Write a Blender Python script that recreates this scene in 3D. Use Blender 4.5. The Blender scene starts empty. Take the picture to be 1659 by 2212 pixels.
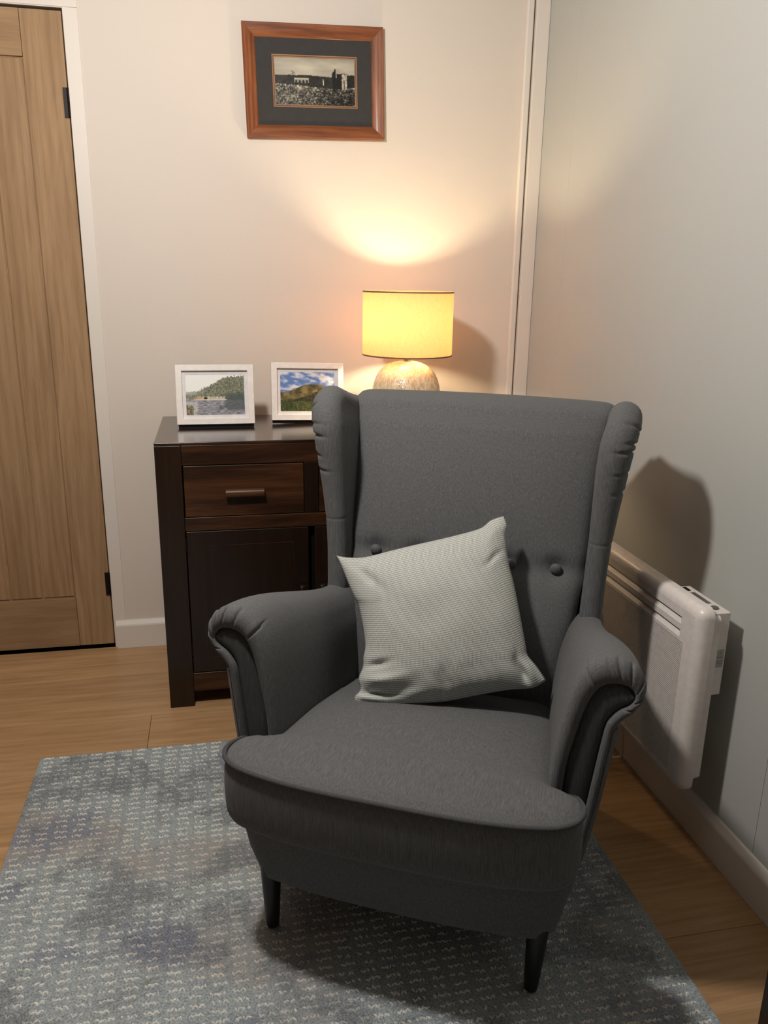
import bpy, bmesh, math, random
from math import pi, sin, cos, tan, sqrt, radians, exp
from mathutils import Vector, Matrix, noise
from mathutils.geometry import delaunay_2d_cdt
random.seed(7)
SC = bpy.context.scene
COL = SC.collection
V = Vector

# ------------------------------------------------------------------ camera
def set_camera():
    C = V((0.3898, -2.7443, 1.2711)); yaw, pit, rol = 0.2063, 0.2834, 0.0160
    f = V((sin(yaw)*cos(pit), cos(yaw)*cos(pit), -sin(pit)))
    r = V((cos(yaw), -sin(yaw), 0)); u = r.cross(f)
    r2 = r*cos(rol)+u*sin(rol); u2 = -r*sin(rol)+u*cos(rol)
    cd = bpy.data.cameras.new('camera'); co = bpy.data.objects.new('camera', cd); COL.objects.link(co)
    M = Matrix(((r2.x, u2.x, -f.x, C.x), (r2.y, u2.y, -f.y, C.y), (r2.z, u2.z, -f.z, C.z), (0, 0, 0, 1)))
    co.matrix_world = M
    cd.sensor_fit = 'HORIZONTAL'; cd.sensor_width = 36; cd.lens = 1746.06/1659*36
    cd.clip_start = 0.02
    SC.camera = co
set_camera()

# ------------------------------------------------------------------ world, lamps, exposure
wd = bpy.data.worlds.new('world'); SC.world = wd; wd.use_nodes = True
wd.node_tree.nodes['Background'].inputs[0].default_value = (0.02, 0.02, 0.022, 1)
wd.node_tree.nodes['Background'].inputs[1].default_value = 1.0
SC.view_settings.view_transform = 'Standard'; SC.view_settings.look = 'None'
SC.view_settings.exposure = 0.0; SC.view_settings.gamma = 1.0
SC.view_settings.use_curve_mapping = False
# the room's pendant lamp hangs above and left of the chair, out of view
def pendant(loc, power, color, r):
    ld = bpy.data.lights.new('pendant_light', 'POINT'); ld.energy = power; ld.color = color; ld.shadow_soft_size = r
    o = bpy.data.objects.new('pendant_light', ld); o.location = loc; COL.objects.link(o)
pendant((.17, -1.47, 1.97), 72, (1, .93, .86), .06)

# ------------------------------------------------------------------ helpers
def tag(o, label=None, cat=None, group=None, kind=None):
    if label: o['label'] = label
    if cat: o['category'] = cat
    if group: o['group'] = group
    if kind: o['kind'] = kind
    return o
def empty(name, loc=(0, 0, 0), rz=0, label=None, cat=None, group=None):
    o = bpy.data.objects.new(name, None); COL.objects.link(o); o.location = loc; o.rotation_euler = (0, 0, rz)
    o.empty_display_size = .1
    return tag(o, label, cat, group)
def add(name, bm, mat, parent=None, smooth=False, bevel=0, segs=2, loc=None, angle=None, recalc=True):
    me = bpy.data.meshes.new(name)
    if recalc: bmesh.ops.recalc_face_normals(bm, faces=bm.faces)
    bm.to_mesh(me); bm.free()
    if smooth: me.polygons.foreach_set('use_smooth', [True]*len(me.polygons))
    if angle: me.set_sharp_from_angle(angle=radians(angle))
    o = bpy.data.objects.new(name, me); COL.objects.link(o)
    for m in (mat if isinstance(mat, (list, tuple)) else [mat]): me.materials.append(m)
    if parent: o.parent = parent
    if loc: o.location = loc
    if bevel:
        b = o.modifiers.new('bevel', 'BEVEL'); b.width = bevel; b.segments = segs; b.limit_method = 'ANGLE'
        b.harden_normals = True; me.polygons.foreach_set('use_smooth', [True]*len(me.polygons))
    return o
def box(bm, x0, x1, y0, y1, z0, z1, mi=0):
    vs = [bm.verts.new((x, y, z)) for z in (z0, z1) for y in (y0, y1) for x in (x0, x1)]
    for q in ((0, 2, 3, 1), (4, 5, 7, 6), (0, 1, 5, 4), (2, 6, 7, 3), (0, 4, 6, 2), (1, 3, 7, 5)):
        f = bm.faces.new([vs[i] for i in q]); f.material_index = mi
def bxo(name, dims, mat, parent=None, **k):
    bm = bmesh.new(); box(bm, *dims); return add(name, bm, mat, parent, **k)
def loft(bm, secs, closed=True, cap0=False, cap1=False, mi=0):
    rows = [[bm.verts.new(p) for p in s] for s in secs]
    n = len(rows[0])
    for a, b in zip(rows, rows[1:]):
        for i in range(n if closed else n-1):
            j = (i+1) % n
            f = bm.faces.new((a[i], a[j], b[j], b[i])); f.material_index = mi
    if cap0: bm.faces.new(rows[0][::-1])
    if cap1: bm.faces.new(rows[-1])
    return rows
def resample(pts, n, smooth=True):
    """catmull-rom through pts, then n points at equal arc length"""
    P = [V(p) for p in pts]
    if smooth:
        Q = []
        for i in range(len(P)-1):
            p0 = P[i-1] if i else P[0]*2-P[1]; p1 = P[i]; p2 = P[i+1]
            p3 = P[i+2] if i+2 < len(P) else P[-1]*2-P[-2]
            for k in range(12):
                t = k/12
                Q.append(.5*((2*p1)+(p2-p0)*t+(2*p0-5*p1+4*p2-p3)*t*t+(3*p1-p0-3*p2+p3)*t**3))
        Q.append(P[-1]); P = Q
    L = [0]
    for a, b in zip(P, P[1:]): L.append(L[-1]+(b-a).length)
    out = []; j = 0
    for i in range(n):
        s = L[-1]*i/(n-1)
        while j < len(L)-2 and L[j+1] < s: j += 1
        d = L[j+1]-L[j]
        out.append(P[j].lerp(P[j+1], (s-L[j])/d if d else 0))
    return out
def tube(bm, pts, r, n=8, caps=True, mi=0):
    pts = [V(p) for p in pts]; prev = None; secs = []
    for i, p in enumerate(pts):
        t = (pts[min(i+1, len(pts)-1)]-pts[max(i-1, 0)]).normalized()
        if prev is None: prev = t.orthogonal().normalized()
        a = (prev-t*prev.dot(t)).normalized(); b = t.cross(a); prev = a
        rr = r(i/(len(pts)-1)) if callable(r) else r
        secs.append([p+a*rr*cos(2*pi*k/n)+b*rr*sin(2*pi*k/n) for k in range(n)])
    loft(bm, secs, True, caps, caps, mi)
def lathe(bm, prof, n=48, c=(0, 0, 0), mi=0):
    secs = [[(c[0]+r*cos(2*pi*k/n), c[1]+r*sin(2*pi*k/n), c[2]+z) for k in range(n)] for r, z in prof]
    loft(bm, secs, True, prof[0][0] > 1e-5, prof[-1][0] > 1e-5, mi)
def lerp(a, b, t): return a+(b-a)*t
def interp(x, xs, ys):
    if x <= xs[0]: return ys[0]
    for i in range(len(xs)-1):
        if x <= xs[i+1]:
            t = (x-xs[i])/(xs[i+1]-xs[i]); return lerp(ys[i], ys[i+1], t)
    return ys[-1]
def sstep(x): x = max(0, min(1, x)); return x*x*(3-2*x)

# ------------------------------------------------------------------ materials
class NT:
    def __init__(s, name):
        s.m = bpy.data.materials.new(name); s.m.use_nodes = True; s.t = s.m.node_tree
        s.b = s.t.nodes['Principled BSDF']; s.out = s.t.nodes['Material Output']
    def n(s, typ, **k):
        nd = s.t.nodes.new(typ)
        for a, v in k.items(): setattr(nd, a, v)
        return nd
    def link(s, a, b): s.t.links.new(a, b)
    def coord(s, kind='Object', scale=(1, 1, 1), rot=(0, 0, 0), rnd=0):
        tc = s.n('ShaderNodeTexCoord'); mp = s.n('ShaderNodeMapping'); s.link(tc.outputs[kind], mp.inputs[0])
        mp.inputs['Scale'].default_value = scale; mp.inputs['Rotation'].default_value = rot
        if rnd:
            oi = s.n('ShaderNodeObjectInfo'); mu = s.n('ShaderNodeMath', operation='MULTIPLY'); mu.inputs[1].default_value = rnd
            s.link(oi.outputs['Random'], mu.inputs[0]); cb = s.n('ShaderNodeCombineXYZ')
            for i in range(3): s.link(mu.outputs[0], cb.inputs[i])
            s.link(cb.outputs[0], mp.inputs['Location'])
        return mp.outputs[0]
    def noise(s, vec, scale, detail=2, rough=.5, dist=0):
        nd = s.n('ShaderNodeTexNoise'); s.link(vec, nd.inputs['Vector']); nd.inputs['Scale'].default_value = scale
        nd.inputs['Detail'].default_value = detail; nd.inputs['Roughness'].default_value = rough
        nd.inputs['Distortion'].default_value = dist
        return nd.outputs['Fac']
    def ramp(s, fac, stops):
        r = s.n('ShaderNodeValToRGB'); s.link(fac, r.inputs[0]); e = r.color_ramp.elements
        while len(e) < len(stops): e.new(.5)
        for el, (p, c) in zip(e, stops):
            el.position = p; el.color = (*c, 1) if len(c) == 3 else c
        return r.outputs[0]
    def math(s, op, a, b=None, clamp=False):
        m = s.n('ShaderNodeMath', operation=op); m.use_clamp = clamp
        for i, x in enumerate((a, b)):
            if x is None: continue
            if isinstance(x, (int, float)): m.inputs[i].default_value = x
            else: s.link(x, m.inputs[i])
        return m.outputs[0]
    def mix(s, fac, a, b, blend='MIX'):
        m = s.n('ShaderNodeMix', data_type='RGBA', blend_type=blend)
        for i, x in ((0, fac), (6, a), (7, b)):
            if isinstance(x, (int, float)): m.inputs[i].default_value = x
            elif isinstance(x, tuple): m.inputs[i].default_value = (*x, 1)
            else: s.link(x, m.inputs[i])
        return m.outputs[2]
    def bump(s, h, strength=.3, dist=.001):
        b = s.n('ShaderNodeBump'); s.link(h, b.inputs['Height']); b.inputs['Strength'].default_value = strength
        b.inputs['Distance'].default_value = dist; s.link(b.outputs[0], s.b.inputs['Normal']); return b
    def set(s, **k):
        for a, v in k.items():
            i = s.b.inputs[a.replace('_', ' ')]
            if isinstance(v, (int, float)): i.default_value = v
            elif isinstance(v, tuple): i.default_value = (*v, 1) if len(v) == 3 and i.type == 'RGBA' else v
            else: s.link(v, i)
        return s

def mat_plain(name, col, rough=.5, spec=.5, metal=0, nz=0, nscale=60):
    t = NT(name); t.set(Roughness=rough, Metallic=metal)
    t.b.inputs['Specular IOR Level'].default_value = spec
    n1 = t.noise(t.coord(), nscale, 3)
    a = tuple(c*.95 for c in col); b = tuple(min(1, c*1.05) for c in col)
    t.set(Base_Color=t.ramp(n1, [(.3, a), (.7, b)]))
    if nz: t.bump(n1, nz, .0006)
    return t.m
def mat_paint(name, col, rough=.75):
    t = NT(name); c = t.coord()
    n1 = t.noise(c, 1.3, 3, .5); n2 = t.noise(c, 260, 2, .5)
    t.set(Base_Color=t.ramp(n1, [(.3, tuple(x*.97 for x in col)), (.7, col)]), Roughness=rough)
    t.b.inputs['Specular IOR Level'].default_value = .3
    t.bump(n2, .12, .0006)
    return t.m
def mat_wood(name, dark, mid, light, axis='X', rough=.45, coat=0, scale=1, rnd=7, grain=.5, spec=.4):
    t = NT(name)
    st = {'X': (1, 9, 9), 'Y': (9, 1, 9), 'Z': (9, 9, 1)}[axis]
    fs = {'X': (3, 90, 90), 'Y': (90, 3, 90), 'Z': (90, 90, 3)}[axis]
    c = t.coord(scale=tuple(scale*x for x in st), rnd=rnd)
    n1 = t.noise(c, 1.6, 4, .55, 1.2)
    c2 = t.coord(scale=tuple(scale*x for x in fs), rnd=rnd)
    n2 = t.noise(c2, 3.0, 3, .6)
    c3 = t.coord(scale=tuple(scale*x*.35 for x in st), rnd=rnd)
    w = t.n('ShaderNodeTexWave', wave_type='BANDS', bands_direction={'X': 'Y', 'Y': 'X', 'Z': 'X'}[axis])
    t.link(c3, w.inputs[0]); w.inputs['Scale'].default_value = 4; w.inputs['Distortion'].default_value = 9
    w.inputs['Detail'].default_value = 2; w.inputs['Detail Scale'].default_value = .9
    f = t.math('ADD', t.math('MULTIPLY', n1, .6), t.math('MULTIPLY', w.outputs['Fac'], .28*grain))
    f = t.math('ADD', f, t.math('MULTIPLY', n2, .35))
    col = t.ramp(f, [(.38, dark), (.55, mid), (.75, light)])
    oi = t.n('ShaderNodeObjectInfo')
    v = t.math('ADD', t.math('MULTIPLY', oi.outputs['Random'], .16), .92)
    mu = t.n('ShaderNodeMix', data_type='RGBA', blend_type='MULTIPLY'); mu.inputs[0].default_value = 1
    t.link(col, mu.inputs[6]); t.link(v, mu.inputs[7])
    t.set(Base_Color=mu.outputs[2], Roughness=rough)
    t.b.inputs['Specular IOR Level'].default_value = spec
    t.b.inputs['Coat Weight'].default_value = coat; t.b.inputs['Coat Roughness'].default_value = .18
    t.bump(n2, .18, .0004)
    return t.m
def mat_fabric(name, a, b, sheen=.25, k=1500, streak=(60, 60, 2.2)):
    t = NT(name); c = t.coord()
    n1 = t.noise(c, 700, 2, .6)
    s1 = t.noise(t.coord(scale=streak), 10, 2, .6)
    f = t.math('ADD', t.math('MULTIPLY', n1, .38), t.math('MULTIPLY', s1, .62))
    w1 = t.n('ShaderNodeTexWave', wave_type='BANDS', bands_direction='DIAGONAL'); t.link(c, w1.inputs[0]); w1.inputs['Scale'].default_value = 130
    w1.inputs['Distortion'].default_value = .6
    h = t.math('ADD', t.math('MULTIPLY', w1.outputs['Fac'], .6), n1)
    t.set(Base_Color=t.ramp(f, [(.38, a), (.50, tuple(lerp(x, y, .38) for x, y in zip(a, b))), (.64, b)]), Roughness=.92)
    t.b.inputs['Sheen Weight'].default_value = sheen; t.b.inputs['Sheen Roughness'].default_value = .5
    t.b.inputs['Specular IOR Level'].default_value = .15
    t.bump(h, .3, .0006)
    return t.m

WALLW = mat_paint('cream_wall_paint', (.755, .69, .62))
WALLB = mat_paint('duck_egg_wall_paint', (.475, .49, .47))
GLOSSW = mat_paint('white_gloss_paint', (.80, .75, .69), .42)
CEIL = mat_paint('ceiling_paint', (.24, .225, .21))
OAKF = mat_wood('oak_floor', (.38, .22, .105), (.49, .30, .150), (.58, .37, .195), 'X', .40, .10, 1, 9, .25)
OAKD = mat_wood('oak_door', (.29, .18, .097), (.365, .235, .130), (.44, .29, .168), 'Z', .6, 0, 1, 9, .35, .2)
OAKR = mat_wood('oak_door_rail', (.29, .18, .097), (.365, .235, .130), (.44, .29, .168), 'X', .6, 0, 1, 9, .35, .2)
DARKX = mat_wood('dark_stained_wood', (.018, .0070, .0030), (.042, .0155, .0062), (.098, .037, .013), 'X', .34, .15, 1.4, 5)
DARKZ = mat_wood('dark_stained_wood_upright', (.012, .0052, .0028), (.017, .0075, .0040), (.028, .012, .0060), 'Z', .34, .15, 1.0, 5, .2)
DARKTOP = mat_wood('dark_lacquered_top', (.012, .005, .0028), (.024, .0105, .006), (.05, .021, .011), 'X', .22, .6, 1.4, 5)
FRAMEX = mat_wood('red_brown_frame_rail', (.13, .035, .012), (.22, .068, .022), (.33, .12, .042), 'X', .48, .1, 2, 5)
FRAMEZ = mat_wood('red_brown_frame_stile', (.13, .035, .012), (.22, .068, .022), (.33, .12, .042), 'Z', .48, .1, 2, 5)
GREY = mat_fabric('charcoal_fabric', (.092, .094, .098), (.150, .154, .160), .06, streak=(60, 60, 2.2))
GREYS = mat_fabric('charcoal_fabric_seat', (.092, .094, .098), (.150, .154, .160), .06, streak=(60, 2.2, 60))
GREYD = mat_fabric('charcoal_fabric_shaded', (.055, .057, .060), (.088, .091, .095), .03)  # same charcoal darkened to stand for shade on the arm fronts
PIPE = mat_fabric('charcoal_piping_shaded', (.055, .057, .060), (.088, .091, .095), .05)  # charcoal darkened to draw the shadow lines at piping and seam
BLACK = mat_plain('black_lacquer', (.006, .006, .006), .35)
GAP = mat_plain('dark_gap', (.006, .005, .004), .9, .1)
WMETAL = mat_plain('white_enamel', (.78, .73, .70), .33)
PFRAME = mat_plain('white_frame', (.84, .80, .76), .35)
MOUNT = mat_plain('white_mount', (.74, .72, .73), .8)
BLKFOOT = mat_plain('black_board', (.012, .01, .009), .6)
DKMOUNT = mat_plain('grey_brown_mount', (.052, .050, .050), .9, .2)
TANLINE = mat_plain('tan_bevel', (.33, .18, .09), .7)
HINGE = mat_plain('dark_hinge', (.016, .012, .010), .45, .5, .7)
CHROME = mat_plain('nickel', (.6, .55, .48), .25, .5, 1)
DKGREY = mat_plain('grey_window_plastic', (.12, .115, .11), .3)
CABLE = mat_plain('white_cable', (.62, .52, .42), .5)
INK = mat_plain('label_ink', (.06, .06, .065), .7)
STICKER = mat_plain('label_sticker', (.40, .41, .38), .5)

# ------------------------------------------------------------------ room shell
W = 1.470; H = 2.40; XL = -2.7; YF = -5.2
def struct(name, dims, mat, **k):
    return tag(bxo(name, dims, mat, **k), kind='structure')
fl = struct('floor', (XL-.1, W+.1, YF-.1, .12, -.06, -.010), GAP)
# individual floor planks
pw = .2665; L = 1.40
joints = {0: .60, 1: .92, 2: .159, 3: -.52, 4: .42, 5: -.50, 6: .75, 7: .30, 8: -.3}
row = 0; ytop = .033
pmesh = {}
while ytop > YF:
    y1 = min(ytop, 0.0); y0 = ytop-pw
    if y0 < YF: y0 = YF
    j = joints.get(row, random.uniform(0, 1.3)); x = j-L*4
    while x < W:
        a, b = max(x, XL), min(x+L, W)
        if b-a > .02:
            bm = bmesh.new(); g = .0005
            box(bm, -(b-a)/2+g, (b-a)/2-g, -(y1-y0)/2+g*.7, (y1-y0)/2-g*.7, -.0095, 0)
            add('plank', bm, OAKF, fl, bevel=.0005, segs=1, loc=((a+b)/2, (y0+y1)/2, 0))
        x += L
    ytop -= pw; row += 1
struct('ceiling', (XL-.1, W+.1, YF-.1, .12, H, H+.06), CEIL)
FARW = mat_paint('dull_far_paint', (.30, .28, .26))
struct('wall_left', (XL-.1, XL, YF, .12, -.01, H), FARW)
struct('wall_front', (XL-.1, W+.1, YF-.1, YF, -.01, H), FARW)
# back wall with the door opening
bm = bmesh.new()
box(bm, XL-.1, -.772, 0, .12, -.01, H); box(bm, .003, W+.1, 0, .12, -.01, H); box(bm, -.772, .003, 0, .12, 1.992, H)
box(bm, -.772, .003, .06, .12, -.01, 1.992)
tag(add('wall_back', bm, WALLW), kind='structure')
# right wall made of boards with fine joints
wr = struct('wall_right', (W+.012, W+.1, YF, .12, -.01, H), WALLB)
yb = [0, -.256, -1.480, -2.70, -3.92, -5.14, YF]
for a, b in zip(yb, yb[1:]):
    bm = bmesh.new(); box(bm, 0, .0125, b+.0003, a-.0003, -.005, H)
    add('wall_board', bm, WALLB, wr, bevel=.0008, segs=1, loc=(W, 0, 0))
# lining around the door, flush with the wall
bm = bmesh.new(); box(bm, .0035, .0445, -.0022, .0, 0, 1.9944); box(bm, -.82, .0445, -.0022, 0, 1.9945, 2.035); box(bm, -.82, -.7755, -.0022, 0, 0, 1.9944)
tag(add('trim_1', bm, GLOSSW, bevel=.001, segs=1), kind='structure')
# corner batten: two strips with a groove
bm = bmesh.new()
box(bm, 1.396, 1.4185, -.018, 0, .10, H)
tag(add('trim_2', bm, GLOSSW, bevel=.005, segs=3), kind='structure')
tag(bxo('trim_3', (1.424, 1.4695, -.024, 0, .10, H), GLOSSW, bevel=.002), kind='structure')
tag(bxo('trim_4', (1.417, 1.425, -.006, 0, .10, H), mat_plain('groove_shade', (.30, .26, .22), .8)), kind='structure')  # strip coloured darker to stand for the shade in the groove
# baseboards (chamfered)
def skirting(name, p0, p1, nrm, h=.100, t=.018):
    bm = bmesh.new(); p0 = V(p0); p1 = V(p1); nrm = V(nrm)
    pr = [(0, .0005), (t, .0005), (t, h-.017), (t-.002, h-.012), (.006, h-.001), (.003, h), (0, h)]
    loft(bm, [[q+nrm*a+V((0, 0, z)) for a, z in pr] for q in (p0, p1)], True, True, True)
    return tag(add(name, bm, GLOSSW, smooth=True, angle=20), kind='structure')
skirting('baseboard_back', (.012, 0, 0), (W, 0, 0), (0, -1, 0))
skirting('baseboard_right', (W, -.018, 0), (W, YF, 0), (-1, 0, 0))
skirting('baseboard_left', (XL, 0, 0), (XL, YF, 0), (1, 0, 0))

# ------------------------------------------------------------------ door
dr = tag(empty('door_1', (0, .0, 0)), kind='structure')
dy0, dy1 = .004, .044
def dpart(name, x0, x1, z0, z1, m, y=dy0, bev=.0015): return bxo(name, (x0, x1, y, dy1, z0, z1), m, dr, bevel=bev)
dpart('stile', -.115, -.001, .012, 1.985, OAKD)
dpart('stile', -.760, -.646, .012, 1.985, OAKD)
dpart('rail', -.645, -.116, .012, .192, OAKR)
dpart('rail', -.645, -.116, 1.862, 1.985, OAKR)
xs = [-.1165, -.221, -.3245, -.428, -.5315, -.6445]
for a, b in zip(xs, xs[1:]): dpart('board', b+.001, a-.001, .1945, 1.8595, OAKD, dy0+.006, .004)
bxo('door_core', (-.70, -.06, .0135, .040, .05, 1.95), OAKD, dr)
for z0, z1 in ((1.706, 1.786), (.199, .279)):
    bm = bmesh.new(); box(bm, -.0135, .0035, -.0022, .004, z0, z1)
    n = 5; 
    for k in range(n):
        a = lerp(z0, z1, k/n)+.001; b = lerp(z0, z1, (k+1)/n)-.001
        tube(bm, [(.001, -.004, a), (.001, -.004, b)], .0035, 8)
    add('hinge', bm, HINGE, dr)

# ------------------------------------------------------------------ rug
def mat_rug(name, tuft):
    t = NT(name); c = t.coord()
    big = t.noise(t.coord(scale=(1, 1.5, 1)), 4.2, 5, .65, .4)
    blue = t.noise(t.coord(scale=(1, 1.3, 1), rot=(0, 0, .4)), 4.6, 3, .6)
    fine = t.noise(c, 260, 2, .7)
    warm = t.noise(t.coord(scale=(1, 1.2, 1), rot=(0, 0, .9)), 2.1, 2, .5)
    if tuft:
        base = t.ramp(fine, [(.25, (.66, .67, .64)), (.7, (.95, .94, .87))])
        base = t.mix(t.ramp(warm, [(.52, (0, 0, 0)), (.62, (.6, .6, .6))]), base, (.62, .50, .46))
        base = t.mix(t.ramp(big, [(.50, (0, 0, 0)), (.60, (.72, .72, .72))]), base, (.30, .325, .34))
    else:
        base = t.ramp(fine, [(.33, (.21, .25, .27)), (.66, (.47, .525, .545))])
        base = t.mix(t.ramp(warm, [(.52, (0, 0, 0)), (.62, (.5, .5, .5))]), base, (.30, .275, .255))
        base = t.mix(t.ramp(big, [(.48, (0, 0, 0)), (.58, (.7, .7, .7))]), base, t.ramp(fine, [(.3, (.075, .088, .098)), (.7, (.27, .295, .31))]))
        base = t.mix(t.ramp(blue, [(.54, (0, 0, 0)), (.63, (.55, .55, .55))]), base, t.ramp(fine, [(.3, (.08, .095, .16)), (.7, (.26, .29, .38))]))
    t.set(Base_Color=base, Roughness=1.0)
    t.b.inputs['Specular IOR Level'].default_value = .05
    t.b.inputs['Sheen Weight'].default_value = .15
    t.bump(fine, .9, .003)
    return t.m
RX0, RX1, RY0, RY1 = -.118, 1.222, -2.95, -.690
rug = empty('rug', ((RX0+RX1)/2, (RY0+RY1)/2, 0), 0,
            'blue-grey rug with rows of cream dashes, on the oak floor under the armchair', 'rug')
rc = V(((RX0+RX1)/2, (RY0+RY1)/2, 0))
bm = bmesh.new(); box(bm, RX0-rc.x, RX1-rc.x, RY0-rc.y, RY1-rc.y, .0003, .0085)
add('rug_body', bm, mat_rug('rug_ground', False), rug, bevel=.003)
RT = mat_rug('rug_tuft', True)
verts = []; faces = []
y = RY1-.010; r_i = 0
rr = random.Random(3)
while y > RY0+.01:
    x = RX0+.010+(.004 if r_i % 2 else 0)
    while x < RX1-.03:
        L2 = .028+rr.uniform(-.004, .003)
        for k in range(5):
            if rr.random() < .10: continue
            cx = x+L2*(k+.5)/5+rr.uniform(-.0012, .0012); cy = y+rr.uniform(-.0016, .0016)
            if (V((cx, cy, 0))-V((.69, -1.3, 0))).length > 2.2: continue
            a = rr.uniform(.0036, .0062); b = rr.uniform(.0014, .0025); h = rr.uniform(.0018, .0040); an = (1 if k % 2 else -1)*rr.uniform(.5, 1.2)
            v0 = len(verts); N = 6
            for q in range(N):
                t = 2*pi*q/N; px = a*cos(t); py = b*sin(t)
                verts.append((cx+px*cos(an)-py*sin(an)-rc.x, cy+px*sin(an)+py*cos(an)-rc.y, .0082))
            for q in range(N):
                t = 2*pi*q/N; px = .62*a*cos(t); py = .62*b*sin(t)
                verts.append((cx+px*cos(an)-py*sin(an)-rc.x, cy+px*sin(an)+py*cos(an)-rc.y, .0085+h*.75))
            verts.append((cx-rc.x, cy-rc.y, .0085+h))
            for q in range(N):
                n2 = (q+1) % N
                faces.append((v0+q, v0+n2, v0+N+n2, v0+N+q)); faces.append((v0+N+q, v0+N+n2, v0+2*N))
        x += .0400+rr.uniform(-.001, .001)
    y -= .0200+rr.uniform(-.0005, .0005); r_i += 1
me = bpy.data.meshes.new('tuft'); me.from_pydata(verts, [], faces); me.materials.append(RT)
me.polygons.foreach_set('use_smooth', [True]*len(me.polygons))
o = bpy.data.objects.new('tuft', me); COL.objects.link(o); o.parent = rug; o['kind'] = 'stuff'

# ------------------------------------------------------------------ sideboard
SX0, SX1, SYF, SYB, SZ = .213, 1.085, -.468, -.022, .82
sb = empty('sideboard', ((SX0+SX1)/2, SYF, 0), 0, 'dark brown stained wooden sideboard with drawers over doors, against the cream wall behind the armchair', 'sideboard')
sc = V(((SX0+SX1)/2, SYF, 0))
def sp(name, x0, x1, y0, y1, z0, z1, m, par=None, bevel=.0015, off=sc):
    bm = bmesh.new(); box(bm, x0-off.x, x1-off.x, y0-off.y, y1-off.y, z0, z1)
    return add(name, bm, m, par or sb, bevel=bevel)
sp('top', SX0, SX1, SYF, SYB, .811, SZ, DARKTOP, bevel=.0025)
lw = .072
for x0 in (SX0, SX1-lw):
    sp('corner_post', x0, x0+lw, SYF, SYF+.06, 0, .8105, DARKZ)
    sp('corner_post', x0, x0+lw, SYB-.06, SYB, 0, .8105, DARKZ)
for x0 in (SX0+.004, SX1-.022): sp('side_panel', x0, x0+.018, SYF+.0605, SYB-.0605, .05, .8105, DARKZ)
ix0, ix1 = SX0+lw+.0004, SX1-lw-.0004
sp('rail', ix0, ix1, SYF+.001, SYF+.025, .754, .8105, DARKX)
sp('rail', ix0, ix1, SYF+.001, SYF+.025, .560, .600, DARKX)
sp('rail', ix0, ix1, SYF+.001, SYF+.025, .050, .110, DARKX)
sp('mid_post', .6285, .6695, SYF+.001, SYF+.025, .6005, .7535, DARKZ)
sp('back_panel', SX0+.02, SX1-.02, SYB-.012, SYB-.002, .05, .79, BLKFOOT)
sp('bottom_panel', SX0+.02, SX1-.02, SYF+.03, SYB-.02, .052, .066, DARKX)
sp('gap_shade', SX0+.03, SX1-.03, SYF+.028, SYF+.034, .07, .79, GAP)  # near-black sheet standing for the shade behind doors and drawers
def drawer(x0, x1):
    d = sp('drawer', x0+.002, x1-.002, SYF+.0005, SYF+.022, .6025, .7515, DARKX)
    cx = (x0+x1)/2-sc.x; bm = bmesh.new()
    pr = [(-.009, .002), (-.0095, -.010)]+[(-.0125*cos(radians(a_)), -.013-.0115*sin(radians(a_))) for a_ in range(0, 181, 20)]+[(.0095, -.010), (.009, .002)]
    loft(bm, [[(cx+s, b, .672+a) for a, b in pr] for s in (-.054, .054)], True, True, True)
    add('handle', bm, DARKX, d, smooth=True, angle=35)
drawer(.2865, .6285); drawer(.6695, 1.0115)
for x0, x1, hx in ((.2865, .6400, .618), (.6565, 1.0115, .678)):
    d = sp('door', x0+.001, x1-.001, SYF+.002, SYF+.022, .1125, .5575, DARKZ)
    bm = bmesh.new()
    tube(bm, [(hx-sc.x, -.018, .265), (hx-sc.x, -.018, .378)], .0085, 14)
    tube(bm, [(hx-sc.x, .003, .285), (hx-sc.x, -.018, .285)], .004, 8)
    tube(bm, [(hx-sc.x, .003, .36), (hx-sc.x, -.018, .36)], .004, 8)
    h = add('handle', bm, DARKZ, d, smooth=True, angle=40)
    bm = bmesh.new(); tube(bm, [(hx-sc.x, -.018, .3782), (hx-sc.x, -.018, .3800)], .0088, 14)  # pale cap on top of the wooden handle bar
    tag(add('handle_cap', bm, CHROME, d, smooth=True, angle=40), 'pale top end of the door handle')
    # recessed shaker panel lines
    bm = bmesh.new(); zz = .5575; yy = SYF+.0018-sc.y
    for (a, b, c, e) in ((x0+.045, x1-.045, .5125, .514), (x0+.045, x1-.045, .158, .1595), (x0+.044, x0+.0455, .158, .514), (x1-.0455, x1-.044, .158, .514)):
        box(bm, a-sc.x, b-sc.x, yy-.0006, yy+.001, c, e)
    add('panel_bead', bm, DARKX, d)
    if x0 < .5:
        for z in (.17, .50):
            bm = bmesh.new(); tube(bm, [(x0-sc.x+.0005, -.0015, z), (x0-sc.x+.0005, -.0015, z+.04)], .002, 6)
            add('hinge', bm, HINGE, d)

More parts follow.
